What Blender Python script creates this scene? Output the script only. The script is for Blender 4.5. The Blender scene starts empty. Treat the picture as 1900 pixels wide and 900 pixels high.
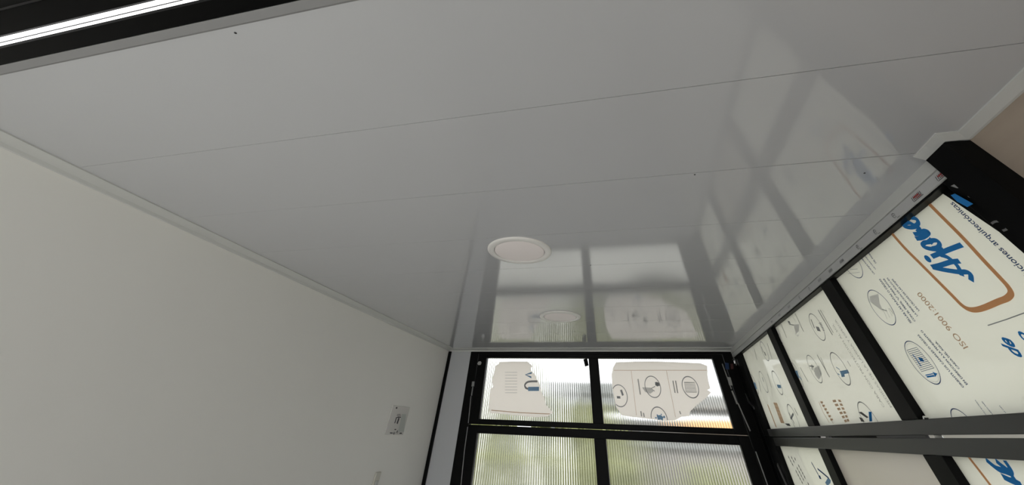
import bpy, bmesh, math, random
from mathutils import Vector, Matrix
from mathutils.geometry import tessellate_polygon
random.seed(7)
sc = bpy.context.scene
COL = sc.collection

# ------------------------------------------------------------------ camera
CAM_Z = 1.85                       # eye height above the floor
F_PX, CX, CY = 537.89, 1005.96, 156.72
PITCH, YAW, ROLL = 0.8770, -0.2412, 0.0442
ca, sa, cb, sb, cc, ss = (math.cos(PITCH), math.sin(PITCH), math.cos(YAW), math.sin(YAW), math.cos(ROLL), math.sin(ROLL))
FWD = Vector((sb*ca, cb*ca, sa)); R0 = Vector((cb, -sb, 0)); U0 = R0.cross(FWD)
RGT = cc*R0 + ss*U0; UPV = -ss*R0 + cc*U0
cam_d = bpy.data.cameras.new('camera'); cam = bpy.data.objects.new('camera', cam_d); COL.objects.link(cam)
cam_d.sensor_fit = 'HORIZONTAL'; cam_d.sensor_width = 36; cam_d.lens = F_PX/1900*36
cam_d.shift_x = (950-CX)/1900; cam_d.shift_y = (CY-450)/1900
cam_d.clip_start = 0.01; cam_d.clip_end = 500
mw = Matrix.Identity(4)
for i in range(3):
    mw[i][0] = RGT[i]; mw[i][1] = UPV[i]; mw[i][2] = -FWD[i]
mw[2][3] = CAM_Z
cam.matrix_world = mw
sc.camera = cam

# ------------------------------------------------------------------ sky and exposure
world = bpy.data.worlds.new('overcast_sky'); sc.world = world; world.use_nodes = True
bg = world.node_tree.nodes['Background']
bg.inputs[0].default_value = (0.945, 0.972, 1.0, 1); bg.inputs[1].default_value = 1.0
vs = sc.view_settings
vs.view_transform = 'Standard'; vs.look = 'None'; vs.gamma = 1.0; vs.use_curve_mapping = False
vs.exposure = 1.17
# hazy sun from behind the entrance, high up
sun_d = bpy.data.lights.new('sun', 'SUN'); sun_d.energy = 3.0; sun_d.angle = math.radians(6); sun_d.color = (1.0, 0.97, 0.94)
sun = bpy.data.objects.new('sun', sun_d); COL.objects.link(sun); sun.rotation_euler = (math.radians(28), math.radians(8), 0)

# ------------------------------------------------------------------ geometry of the place (metres, floor = 0)
ZC = CAM_Z + 0.435                 # ceiling
XL, XR, YF = -1.475, 0.76, 3.10    # left wall, right frame face, far frame face
XG, YG = XR + 0.024, YF + 0.024    # glazing planes
def Z(h): return CAM_Z + h

class Plane:
    """A wall plane with viewer coordinates s (to the right) and t (up)."""
    def __init__(self, axis, val): self.axis, self.val = axis, val
    def to3(self, s, t, off=0.0):
        if self.axis == 'right': return Vector((self.val-off, -s, CAM_Z+t))
        if self.axis == 'far':   return Vector((s, self.val-off, CAM_Z+t))
        if self.axis == 'left':  return Vector((self.val+off, s, CAM_Z+t))
    def px(self, x, y):
        r = (x-CX)/F_PX*RGT - (y-CY)/F_PX*UPV + FWD
        if self.axis == 'right': k = self.val/r.x; return (-r.y*k, r.z*k)
        if self.axis == 'far':   k = self.val/r.y; return (r.x*k, r.z*k)
        if self.axis == 'left':  k = self.val/r.x; return (r.y*k, r.z*k)
    def proj(self, s, t):
        v = self.to3(s, t) - Vector((0, 0, CAM_Z)); d = v.dot(FWD)
        return (CX+F_PX*v.dot(RGT)/d, CY-F_PX*v.dot(UPV)/d)

# ------------------------------------------------------------------ materials
def new_mat(name):
    m = bpy.data.materials.new(name); m.use_nodes = True
    nt = m.node_tree; p = nt.nodes['Principled BSDF']; return m, nt, p
def mat(name, col, rough=0.5, metal=0.0, spec=0.5, coat=0.0, noise=0.0, nscale=8.0, bump=0.0, bscale=40.0, emit=0.0):
    m, nt, p = new_mat(name)
    p.inputs['Base Color'].default_value = (*col, 1); p.inputs['Roughness'].default_value = rough
    p.inputs['Metallic'].default_value = metal; p.inputs['Specular IOR Level'].default_value = spec
    p.inputs['Coat Weight'].default_value = coat; p.inputs['Coat Roughness'].default_value = 0.05
    if emit: p.inputs['Emission Color'].default_value = (*col, 1); p.inputs['Emission Strength'].default_value = emit
    if noise:
        tc = nt.nodes.new('ShaderNodeTexCoord'); n = nt.nodes.new('ShaderNodeTexNoise'); n.inputs['Scale'].default_value = nscale
        n.inputs['Detail'].default_value = 5
        mx = nt.nodes.new('ShaderNodeMix'); mx.data_type = 'RGBA'
        mx.inputs['A'].default_value = (*[c*(1-noise) for c in col], 1); mx.inputs['B'].default_value = (*[min(1, c*(1+noise)) for c in col], 1)
        nt.links.new(tc.outputs['Object'], n.inputs['Vector']); nt.links.new(n.outputs['Fac'], mx.inputs['Factor'])
        nt.links.new(mx.outputs['Result'], p.inputs['Base Color'])
    if bump:
        tc = nt.nodes.new('ShaderNodeTexCoord'); n = nt.nodes.new('ShaderNodeTexNoise'); n.inputs['Scale'].default_value = bscale
        b = nt.nodes.new('ShaderNodeBump'); b.inputs['Strength'].default_value = bump; b.inputs['Distance'].default_value = 0.002
        nt.links.new(tc.outputs['Object'], n.inputs['Vector']); nt.links.new(n.outputs['Fac'], b.inputs['Height'])
        nt.links.new(b.outputs['Normal'], p.inputs['Normal'])
    return m

def wood_mat(name, a, b):
    m, nt, p = new_mat(name)
    tc = nt.nodes.new('ShaderNodeTexCoord'); mp = nt.nodes.new('ShaderNodeMapping'); mp.inputs['Scale'].default_value = (3, 3, 30)
    n = nt.nodes.new('ShaderNodeTexNoise'); n.inputs['Scale'].default_value = 1.6; n.inputs['Detail'].default_value = 6
    mx = nt.nodes.new('ShaderNodeMix'); mx.data_type = 'RGBA'
    mx.inputs['A'].default_value = (*a, 1); mx.inputs['B'].default_value = (*b, 1)
    nt.links.new(tc.outputs['Object'], mp.inputs['Vector']); nt.links.new(mp.outputs['Vector'], n.inputs['Vector'])
    nt.links.new(n.outputs['Fac'], mx.inputs['Factor']); nt.links.new(mx.outputs['Result'], p.inputs['Base Color'])
    p.inputs['Roughness'].default_value = 0.5
    return m

def film_mat(name, col, trans, rough=0.22, gloss=1.0):
    """White protective film on the sheet: glossy face, lets daylight glow through."""
    m, nt, p = new_mat(name); nt.nodes.remove(p)
    d = nt.nodes.new('ShaderNodeBsdfDiffuse'); d.inputs['Color'].default_value = (*col, 1)
    t = nt.nodes.new('ShaderNodeBsdfTranslucent'); t.inputs['Color'].default_value = (*col, 1)
    mx = nt.nodes.new('ShaderNodeMixShader'); mx.inputs[0].default_value = trans
    g = nt.nodes.new('ShaderNodeBsdfGlossy'); g.inputs['Roughness'].default_value = rough
    fr_ = nt.nodes.new('ShaderNodeFresnel'); fr_.inputs['IOR'].default_value = 1.42
    mg = nt.nodes.new('ShaderNodeMixShader'); out = nt.nodes['Material Output']
    nt.links.new(d.outputs[0], mx.inputs[1]); nt.links.new(t.outputs[0], mx.inputs[2])
    geo = nt.nodes.new('ShaderNodeNewGeometry'); front = nt.nodes.new('ShaderNodeMath'); front.operation = 'SUBTRACT'; front.inputs[0].default_value = gloss
    fac = nt.nodes.new('ShaderNodeMath'); fac.operation = 'MULTIPLY'; fac.use_clamp = True
    nt.links.new(geo.outputs['Backfacing'], front.inputs[1]); nt.links.new(fr_.outputs[0], fac.inputs[0]); nt.links.new(front.outputs[0], fac.inputs[1])
    front.use_clamp = True
    nt.links.new(fac.outputs[0], mg.inputs[0]); nt.links.new(mx.outputs[0], mg.inputs[1]); nt.links.new(g.outputs[0], mg.inputs[2])
    nt.links.new(mg.outputs[0], out.inputs['Surface'])
    return m

def polycarbonate_mat(name):
    """Clear fluted sheet: vertical flutes smear what lies behind it sideways."""
    m, nt, p = new_mat(name)
    out = nt.nodes['Material Output']
    tc = nt.nodes.new('ShaderNodeTexCoord')
    w = nt.nodes.new('ShaderNodeTexWave'); w.wave_type = 'BANDS'; w.bands_direction = 'X'; w.wave_profile = 'SIN'
    w.inputs['Scale'].default_value = 19.6; w.inputs['Distortion'].default_value = 0.0
    nt.links.new(tc.outputs['Object'], w.inputs['Vector'])
    b = nt.nodes.new('ShaderNodeBump'); b.inputs['Strength'].default_value = 1.0; b.inputs['Distance'].default_value = 0.003
    nt.links.new(w.outputs['Fac'], b.inputs['Height'])
    p.inputs['Base Color'].default_value = (0.90, 0.90, 0.88, 1); p.inputs['Roughness'].default_value = 0.07
    cr = nt.nodes.new('ShaderNodeMix'); cr.data_type = 'RGBA'; cr.inputs['A'].default_value = (0.55, 0.55, 0.53, 1); cr.inputs['B'].default_value = (1, 1, 0.98, 1)
    nt.links.new(w.outputs['Fac'], cr.inputs['Factor']); nt.links.new(cr.outputs['Result'], p.inputs['Base Color'])
    p.inputs['Transmission Weight'].default_value = 1.0; p.inputs['IOR'].default_value = 1.35
    nt.links.new(b.outputs['Normal'], p.inputs['Normal'])
    t = nt.nodes.new('ShaderNodeBsdfTranslucent'); t.inputs['Color'].default_value = (0.75, 0.75, 0.72, 1)
    rp = nt.nodes.new('ShaderNodeMapRange'); rp.inputs['From Min'].default_value = 0.0; rp.inputs['From Max'].default_value = 1.0
    rp.inputs['To Min'].default_value = 0.02; rp.inputs['To Max'].default_value = 0.10
    nt.links.new(w.outputs['Fac'], rp.inputs['Value'])
    mx = nt.nodes.new('ShaderNodeMixShader'); nt.links.new(rp.outputs[0], mx.inputs[0])
    nt.links.new(p.outputs[0], mx.inputs[1]); nt.links.new(t.outputs[0], mx.inputs[2]); nt.links.new(mx.outputs[0], out.inputs['Surface'])
    return m

def backing_mat(name):
    """The same clear sheet where the film covers it: light simply passes."""
    m, nt, p = new_mat(name); out = nt.nodes['Material Output']
    t = nt.nodes.new('ShaderNodeBsdfTransparent'); t.inputs['Color'].default_value = (0.92, 0.92, 0.90, 1)
    p.inputs['Base Color'].default_value = (0.8, 0.8, 0.8, 1); p.inputs['Roughness'].default_value = 0.05
    mx = nt.nodes.new('ShaderNodeMixShader'); mx.inputs[0].default_value = 0.9
    nt.links.new(p.outputs[0], mx.inputs[1]); nt.links.new(t.outputs[0], mx.inputs[2]); nt.links.new(mx.outputs[0], out.inputs['Surface'])
    return m

M = dict(
    backing=backing_mat('clear_sheet_under_film'),
    ceiling=mat('glossy_white_pvc', (0.50, 0.505, 0.515), 0.085, spec=0.42, bump=0.02, bscale=6.0),
    joint=mat('dark_joint', (0.30, 0.30, 0.29), 0.7),
    wall=mat('off_white_paint', (0.91, 0.90, 0.86), 0.55, noise=0.015, nscale=3),
    grey=mat('grey_panel', (0.55, 0.56, 0.58), 0.45),
    edge=mat('dark_grey_edge', (0.27, 0.27, 0.27), 0.5),
    strip=mat('beige_weatherstrip', (0.80, 0.77, 0.70), 0.6),
    beige=wood_mat('beige_board', (0.36, 0.29, 0.235), (0.42, 0.35, 0.285)),
    trim=mat('white_pvc_trim', (0.57, 0.575, 0.555), 0.3),
    trimfilm=mat('grey_film_on_trim', (0.52, 0.52, 0.52), 0.25),
    black=mat('black_painted_steel', (0.003, 0.003, 0.003), 0.42, spec=0.09),
    rail=mat('black_rail_reflected_grey', (0.030, 0.030, 0.028), 0.3, spec=0.5),  # same finish as the posts; left wall's reflection put into the lifted grey
    satin=mat('satin_black_aluminium', (0.003, 0.003, 0.003), 0.35, spec=0.03),
    chrome=mat('bright_zinc', (0.6, 0.6, 0.6), 0.25, metal=1.0),
    rod=mat('dull_steel', (0.30, 0.30, 0.30), 0.35, metal=1.0),
    film=film_mat('white_protective_film', (0.825, 0.82, 0.77), 0.72, 0.05),
    film_grey=film_mat('plain_grey_film', (0.72, 0.69, 0.64), 0.5, 0.10),
    paper=film_mat('torn_white_film', (0.985, 0.95, 0.915), 0.97, 0.4),
    poly=polycarbonate_mat('fluted_polycarbonate'),
    blue=film_mat('blue_ink', (0.035, 0.22, 0.56), 0.0, 0.35, 0.0),
    navy=film_mat('navy_ink', (0.05, 0.085, 0.19), 0.45, 0.35, 0.0),
    brown=film_mat('brown_ink', (0.62, 0.32, 0.16), 0.45, 0.35, 0.0),
    tan=film_mat('tan_ink', (0.6, 0.43, 0.31), 0.45, 0.35, 0.0),
    inkgrey=film_mat('grey_ink', (0.3, 0.31, 0.33), 0.45, 0.35, 0.0),
    caption=film_mat('caption_grey_ink', (0.46, 0.46, 0.46), 0.45, 0.35, 0.0),
    palegrey=film_mat('pale_grey_ink', (0.72, 0.72, 0.72), 0.45, 0.35, 0.0),
    ink=mat('black_ink', (0.02, 0.02, 0.025), 0.4),
    red=mat('red_ink', (0.35, 0.05, 0.05), 0.4),
    maroon=mat('maroon_sticker', (0.06, 0.012, 0.012), 0.4),
    steelblue=film_mat('steel_blue_ink', (0.2, 0.34, 0.52), 0.45, 0.35, 0.0),
    lamp_rim=mat('white_lamp_rim', (0.80, 0.78, 0.75), 0.35),
    lamp_disc=mat('opal_lamp_diffuser', (0.93, 0.86, 0.84), 0.5),
    led=mat('lit_led_diffuser', (1.0, 0.99, 0.98), 0.5, emit=1.1),
    plate=mat('smoky_clear_plate', (0.76, 0.74, 0.71), 0.2),
    plate_grey=mat('grey_plate_print', (0.52, 0.54, 0.51), 0.3),
    plastic=mat('cream_plastic', (0.62, 0.60, 0.53), 0.35),
    floor=mat('pale_concrete', (0.60, 0.60, 0.60), 0.5, noise=0.12, nscale=4),
    ground=mat('garden_ground', (0.42, 0.425, 0.40), 0.9, noise=0.3, nscale=0.8),
    leaf=mat('leaf_green', (0.115, 0.125, 0.035), 0.5, noise=0.45, nscale=1.5),
    bark=mat('bark', (0.12, 0.09, 0.07), 0.8),
    house=mat('house_render', (0.17, 0.16, 0.15), 0.8, noise=0.1),
    roof=mat('grey_roof', (0.16, 0.17, 0.17), 0.7),
    glassdark=mat('dark_window', (0.05, 0.06, 0.07), 0.1),
    orange=mat('orange_awning', (0.65, 0.36, 0.13), 0.7),
)

# ------------------------------------------------------------------ builders
def link(name, me, material, parent=None):
    o = bpy.data.objects.new(name, me); COL.objects.link(o)
    if material: me.materials.append(material)
    if parent: o.parent = parent
    return o
def obj(name, bm, material, parent=None, smooth=False):
    bmesh.ops.recalc_face_normals(bm, faces=bm.faces)
    me = bpy.data.meshes.new(name); bm.to_mesh(me); bm.free()
    if smooth:
        for f in me.polygons: f.use_smooth = True
    return link(name, me, material, parent)
def tag(o, label, cat, kind=None, group=None):
    o['label'] = label; o['category'] = cat
    if kind: o['kind'] = kind
    if group: o['group'] = group
    return o
def empty(name, loc=(0, 0, 0)):
    o = bpy.data.objects.new(name, None); COL.objects.link(o); o.location = loc; o.empty_display_size = 0.05; return o
def add_box(bm, a, b, bevel=0.0):
    lo = [min(a[i], b[i]) for i in range(3)]; hi = [max(a[i], b[i]) for i in range(3)]
    v = [bm.verts.new((x, y, z)) for z in (lo[2], hi[2]) for y in (lo[1], hi[1]) for x in (lo[0], hi[0])]
    fs = [bm.faces.new([v[i] for i in q]) for q in ((0, 2, 3, 1), (4, 5, 7, 6), (0, 1, 5, 4), (2, 6, 7, 3), (0, 4, 6, 2), (1, 3, 7, 5))]
    if bevel:
        es = list({e for f in fs for e in f.edges})
        bmesh.ops.bevel(bm, geom=es, offset=bevel, segments=2, affect='EDGES', profile=0.5)
def box(name, a, b, m, parent=None, bevel=0.0):
    bm = bmesh.new(); add_box(bm, a, b, bevel); return obj(name, bm, m, parent)
def add_prism(bm, pts, d):
    """pts: loop of 3-D points, d: extrusion vector."""
    d = Vector(d); n = len(pts)
    a = [bm.verts.new(p) for p in pts]; b = [bm.verts.new(Vector(p)+d) for p in pts]
    bm.faces.new(a); bm.faces.new(b[::-1])
    for i in range(n): bm.faces.new((a[i], b[i], b[(i+1) % n], a[(i+1) % n]))
def prism(name, pts, d, m, parent=None):
    bm = bmesh.new(); add_prism(bm, pts, d); return obj(name, bm, m, parent)
def add_bar(bm, p, q, w, h, up=(0, 0, 1)):
    p, q = Vector(p), Vector(q); d = (q-p).normalized(); s = d.cross(Vector(up))
    if s.length < 1e-4: s = d.cross(Vector((1, 0, 0)))
    s.normalize(); u = s.cross(d)
    c = [p+s*w/2*i+u*h/2*j for i, j in ((-1, -1), (1, -1), (1, 1), (-1, 1))]
    add_prism(bm, c, q-p)
def add_lathe(bm, c, prof, n=48):
    """prof: (radius, z) list, spun round the vertical axis through c."""
    rings = []
    for r, z in prof:
        if r < 1e-6: rings.append([bm.verts.new((c[0], c[1], c[2]+z))])
        else: rings.append([bm.verts.new((c[0]+r*math.cos(2*math.pi*i/n), c[1]+r*math.sin(2*math.pi*i/n), c[2]+z)) for i in range(n)])
    for A, B in zip(rings, rings[1:]):
        for i in range(n):
            j = (i+1) % n
            if len(A) == 1 and len(B) == 1: continue
            if len(A) == 1: bm.faces.new((A[0], B[i], B[j]))
            elif len(B) == 1: bm.faces.new((A[i], B[0], A[j]))
            else: bm.faces.new((A[i], B[i], B[j], A[j]))

# flat print on a plane ------------------------------------------------------
def inside(poly, s, t):
    c = False; n = len(poly)
    for i in range(n):
        (x1, y1), (x2, y2) = poly[i], poly[(i+1) % n]
        if (y1 > t) != (y2 > t) and s < (x2-x1)*(t-y1)/(y2-y1)+x1: c = not c
    return c
def catmull(pts, k=6, closed=False):
    out = []; n = len(pts)
    idx = range(n if closed else n-1)
    for i in idx:
        if closed: p = [pts[(i+j) % n] for j in (-1, 0, 1, 2)]
        else: p = [pts[max(i-1, 0)], pts[i], pts[i+1], pts[min(i+2, n-1)]]
        for a in range(k):
            t = a/k
            out.append(tuple(0.5*((2*p[1][d])+(-p[0][d]+p[2][d])*t+(2*p[0][d]-5*p[1][d]+4*p[2][d]-p[3][d])*t*t+(-p[0][d]+3*p[1][d]-3*p[2][d]+p[3][d])*t**3) for d in (0, 1)))
    if not closed: out.append(tuple(pts[-1]))
    return out
class Print:
    def __init__(self, plane, off=0.0015, clip=None): self.pl, self.bm, self.off, self.clip = plane, bmesh.new(), off, clip
    def poly(self, st, lift=True):
        self.off += 4e-5 if lift else 6e-6
        vs_ = [self.bm.verts.new(self.pl.to3(s, t, self.off)) for s, t in st]
        try: self.bm.faces.new(vs_)
        except ValueError: pass
    def ribbon(self, st, w, closed=False):
        self.off += 4e-5
        n = len(st); L = []; Rr = []
        for i in range(n):
            a = st[i-1] if (i or closed) else st[i]; b = st[(i+1) % n] if (i < n-1 or closed) else st[i]
            dx, dy = b[0]-a[0], b[1]-a[1]; l = math.hypot(dx, dy) or 1
            nx, ny = -dy/l*w/2, dx/l*w/2
            L.append((st[i][0]+nx, st[i][1]+ny)); Rr.append((st[i][0]-nx, st[i][1]-ny))
        for i in range(n if closed else n-1):
            j = (i+1) % n
            if self.clip and not (inside(self.clip, *st[i]) and inside(self.clip, *st[j])): continue
            self.poly([L[i], L[j], Rr[j], Rr[i]], False)
    def strokes(self, pxs, w, smooth=True, closed=False):
        if smooth: pxs = catmull(pxs, 6, closed)
        self.ribbon([self.pl.px(*p) for p in pxs], w, closed)
    def done(self, name, m, parent):
        if not self.bm.verts: self.bm.free(); return None
        me = bpy.data.meshes.new(name); self.bm.to_mesh(me); self.bm.free()
        return link(name, me, m, parent)
def circle_fit(pl, x0, x1, y0, y1):
    """centre and radius on the plane of a printed circle seen in this bounding box"""
    s, t = pl.px((x0+x1)/2, (y0+y1)/2); r = 0.03
    for _ in range(12):
        q = [pl.proj(s+r*math.cos(a*math.pi/24), t+r*math.sin(a*math.pi/24)) for a in range(48)]
        ax, bx = min(p[0] for p in q), max(p[0] for p in q); ay, by = min(p[1] for p in q), max(p[1] for p in q)
        r *= math.sqrt((x1-x0)*(y1-y0)/((bx-ax)*(by-ay)))
        px_, py_ = pl.proj(s, t); s, t = pl.px(px_+(x0+x1-ax-bx)/2, py_+(y0+y1-ay-by)/2)
    return s, t, r
def ring(pl, parent, bbox, m, w, clip=None, off=0.0015):
    s, t, r = circle_fit(pl, *bbox); p = Print(pl, off, clip)
    p.ribbon([(s+r*math.cos(a*math.pi/24), t+r*math.sin(a*math.pi/24)) for a in range(48)], w, True)
    p.done('icon_ring', m, parent)
    return s, t, r
def text(pl, parent, body, a, b, m, shear=0.0, hs=1.0, bold=0.0, off=0.0015, px=True, name='lettering'):
    """body written along a -> b (pixels of the photograph, or plane coordinates), baseline on that line"""
    if px: a, b = pl.px(*a), pl.px(*b)
    cu = bpy.data.curves.new('text', 'FONT'); cu.body = body; cu.size = 1; cu.resolution_u = 3; cu.shear = shear; cu.offset = bold
    to = bpy.data.objects.new('text', cu); COL.objects.link(to)
    dg = bpy.context.evaluated_depsgraph_get(); dg.update()
    me = bpy.data.meshes.new_from_object(to.evaluated_get(dg))
    bpy.data.objects.remove(to); bpy.data.curves.remove(cu)
    xs = [v.co.x for v in me.vertices]
    x0, x1 = min(xs), max(xs)
    d = (b[0]-a[0], b[1]-a[1]); k = math.hypot(*d)/(x1-x0); u = (d[0]/math.hypot(*d), d[1]/math.hypot(*d)); v = (-u[1], u[0])
    for vt in me.vertices:
        X, Y = (vt.co.x-x0)*k, vt.co.y*k*hs
        vt.co = pl.to3(a[0]+u[0]*X+v[0]*Y, a[1]+u[1]*X+v[1]*Y, off)
    me.materials.clear(); me.name = name
    return link(name, me, m, parent)

# ================================================================== SETTING
tag(box('floor', (-1.62, -1.10, -0.10), (0.95, 3.30, 0.0), M['floor']), 'pale concrete floor of the small room', 'floor', 'structure')
tag(box('wall_left', (XL-0.12, -1.10, 0.0), (XL, YF+0.10, ZC+0.10), M['wall']), 'plain off-white painted wall on the left', 'wall', 'structure')
tag(box('wall_right', (0.785, -1.10, 0.0), (0.90, 0.664, ZC+0.10), M['beige']), 'beige wood-tone wall board in the upper right corner', 'wall', 'structure')
bm = bmesh.new()
add_prism(bm, [Vector((x, YF, z)) for x, z in ((XL, 0), (XR+.06, 0), (XR+.06, Z(-.358)), (-1.277, Z(-.358)), (-1.277, ZC+.02), (XL, ZC+.02))], (0, 0.08, 0))
tag(box('wall_right_lower', (XR+.002, .728, 0.0), (XR+.07, YF, Z(-.358)), M['wall']), 'low white wall under the right-hand window', 'wall', 'structure')
tag(obj('wall_far', bm, M['grey']), 'narrow grey wall panel between left wall and far window', 'wall', 'structure')

tag(box('wall_back_added', (0.15, -1.10, 0.0), (0.785, -1.00, ZC+0.012), M['wall']), 'unseen white wall piece added beside the entrance to hold back light', 'wall', 'structure')  # unseen, added to narrow the entrance and darken the near right ceiling

# ceiling of long glossy panels, seams run across the room
ceil = tag(box('ceiling', (-1.62, -1.10, ZC+0.012), (0.95, YF+0.12, ZC+0.10), M['joint']), 'glossy white ceiling of wide plastic panels', 'ceiling', 'structure')
Y0, PITCH_Y = 0.110, 0.2995
gaps = {1: (0.0003, 0.0009), 2: (0.0002, 0.0016), 3: (0.0003, 0.0011), 4: (0.0004, 0.0010), 6: (0.0003, 0.0009), 8: (0.0003, 0.0006)}
nP = 10; panels = []
for k in range(nP):
    ya, yb = Y0+k*PITCH_Y, Y0+(k+1)*PITCH_Y
    if k == nP-1: yb = YF+0.02
    ga = gaps.get(k, (0.0003, 0.0006)); gb = gaps.get(k+1, (0.0003, 0.0006))
    xa, xb = XL, 0.784
    bm = bmesh.new()
    loop = [Vector((xa, ya+ga[0], ZC)), Vector((xb, ya+ga[1], ZC)), Vector((xb, yb-gb[1], ZC)), Vector((xa, yb-gb[0], ZC))]
    add_prism(bm, loop, (0, 0, 0.012))
    panels.append(obj('panel', bm, M['ceiling'], ceil))
for (px_, py_, k) in ((1289, 324, 2), (1604, 321, 2), (437, 61, 0), (1096, 492, 4)):
    r = (px_-CX)/F_PX*RGT - (py_-CY)/F_PX*UPV + FWD; q = r*(0.435/r.z)
    bm = bmesh.new(); add_lathe(bm, (q.x, q.y, ZC-0.0012), [(0.0, 0.0), (0.0016, 0.0), (0.0022, 0.0008), (0.0022, 0.0012)], 12)
    obj('screw', bm, M['ink'], panels[k])

# ceiling trims
def trim(name, loop, d, m, label):
    return tag(prism(name, loop, d, m), label, 'trim', 'structure')
trim('trim_1', [Vector((x, 0.11, Z(z))) for x, z in ((XL, .435), (-1.410, .435), (-1.410, .4322), (-1.462, .4300), (-1.466, .4235), (XL, .4235))], (0, YF-0.11, 0), M['trim'], 'pale cove trim between left wall and ceiling')
trim('trim_2', [Vector((XL, y, Z(z))) for y, z in ((YF, .435), (3.02, .435), (3.02, .4322), (3.088, .4300), (3.092, .4225), (YF, .4225))], (XR-XL, 0, 0), M['trim'], 'pale cove trim above the far window')
f = tag(prism('trim_3', [Vector((x, 0.728, Z(z))) for x, z in ((.755, .435), (.7635, .435), (.7635, .391), (.7565, .391), (.7565, .4100), (.7590, .4106), (.7590, .4116), (.7550, .4122))], (0, YF-0.728, 0), M['trim']), 'pale fascia strip above the right-hand window, lower half under printed film', 'trim', 'structure')
sf = box('protective_film', (.7558, 0.730, Z(.3915)), (.7566, YF-0.03, Z(.4098)), M['trimfilm'], f)
tp = Plane('right', .7558)
for i, (x, y, big) in enumerate(((1745, 321, 2), (1700, 362, 2), (1657, 398, 1), (1622, 428, 1), (1590, 456, 1), (1561, 483, 0), (1540, 500, 0), (1520, 518, 0), (1500, 533, 1), (1482, 549, 1), (1462, 565, 0), (1444, 580, 0), (1430, 592, 0))):
    s, t = tp.px(x, y); t = 0.400
    if big == 2:
        p = Print(tp, 0.0004)
        for j in range(7): p.ribbon([(s-.020+j*.0055, t-.004), (s-.0165+j*.0055, t+.004)], .0016)
        p.ribbon([(s-.020, t-.0055), (s+.018, t-.0055)], .001)
        p.done('printed_mark', M['ink'], f)
        p = Print(tp, 0.0006); p.ribbon([(s-.012, t+.001), (s+.008, t+.001)], .0030); p.ribbon([(s-.006, t-.003), (s+.012, t-.003)], .0016); p.done('printed_mark', M['red'], f)
    elif big == 1:
        p = Print(tp, 0.0004)
        p.ribbon([(s+.0058*math.cos(a*.52), t+.0052*math.sin(a*.52)) for a in range(10)], .0013)
        p.ribbon([(s-.004, t), (s+.002, t+.001), (s+.004, t-.006)], .0012); p.ribbon([(s+.004, t-.0075), (s+.016, t-.0075)], .0008)
        p.done('printed_mark', M['ink'], f)
    else:
        p = Print(tp, 0.0004)
        for j in range(6): p.ribbon([(s-.014+j*.005, t-.0035), (s-.011+j*.005, t+.0035)], .0016)
        p.done('printed_mark', M['ink'], f)
# trim that steps round the black column, then runs on along the beige wall
bm = bmesh.new()
zt, zb = ZC, Z(.4265)
for a, b, c_, d_ in (((.716, .722), (.714, .638), (.737, .660), (.7375, .728)), ((.714, .638), (.757, .638), (.785, .660), (.737, .660))):
    vt = [bm.verts.new((p[0], p[1], zt-.002)) for p in (a, b)] + [bm.verts.new((p[0], p[1], zb)) for p in (c_, d_)]
    vu = [bm.verts.new((p[0], p[1], zt)) for p in (a, b, c_, d_)]
    bm.faces.new(vt); bm.faces.new(vu[::-1])
    for i in range(4): bm.faces.new((vt[i], vu[i], vu[(i+1) % 4], vt[(i+1) % 4]))
tag(obj('trim_4', bm, M['trim']), 'white mitred trim piece stepping round the black column', 'trim', 'structure')
trim('trim_5', [Vector((x, 0.11, Z(z))) for x, z in ((.7845, .435), (.755, .435), (.755, .4325), (.7785, .4265), (.7845, .4265))], (0, 0.548, 0), M['trim'], 'pale cove trim above the beige wall')
trim('trim_6', [Vector((XL, y, Z(z))) for y, z in ((.107, .435), (.126, .435), (.123, .4335), (.110, .4328), (.107, .4328))], (.784-XL, 0, 0), M['edge'], 'thin grey edge strip beside the black light profile')
tag(box('trim_7', (XL, YF-0.012, 0.0), (XL+0.024, YF, Z(.4225)), M['black']), 'black angle strip in the corner of left wall and grey panel', 'trim', 'structure')
# black header over the entrance, lamp profile beside it
tag(box('trim_8', (XL, -1.00, Z(.420)), (.784, 0.018, ZC+0.012), M['satin']), 'dark header above the entrance', 'trim', 'structure')

# ------------------------------------------------------------------ black column and fixed frames
bm = bmesh.new()
add_prism(bm, [Vector((x, y, 0.0)) for x, y in ((.7375, .664), (.84, .664), (.84, .728), (.7375, .728))], (0, 0, Z(.427)))
tag(obj('column', bm, M['black']), 'black steel column between beige wall and right-hand window', 'column', 'structure')
fr = tag(empty('trim_9', (-1.24, YF, 0)), 'black fixed steel frame around the far window', 'window frame', 'structure')
def part(name, a, b, m, root, bevel=0.0015):
    o = box(name, a, b, m, None, bevel); o.parent = root; o.matrix_parent_inverse = Matrix.Translation(-root.location); return o
part('post', (-1.277, YF, Z(-.358)), (-1.208, YF+0.06, ZC), M['black'], fr)
part('post', (0.692, YF, Z(-.358)), (XR+0.06, YF+0.06, ZC), M['black'], fr)
part('head', (-1.208, YF, Z(.410)), (0.692, YF+0.06, ZC), M['black'], fr)
fr2 = tag(empty('trim_10', (XR+.02, YF, 0)), 'black fixed steel frame around the right-hand window', 'window frame', 'structure')
part('post', (XR, 3.032, Z(-.358)), (XR+0.06, YF, ZC), M['black'], fr2)
part('head', (XR+0.004, 0.728, Z(.412)), (XR+0.06, 3.032, ZC), M['black'], fr2)

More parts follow.
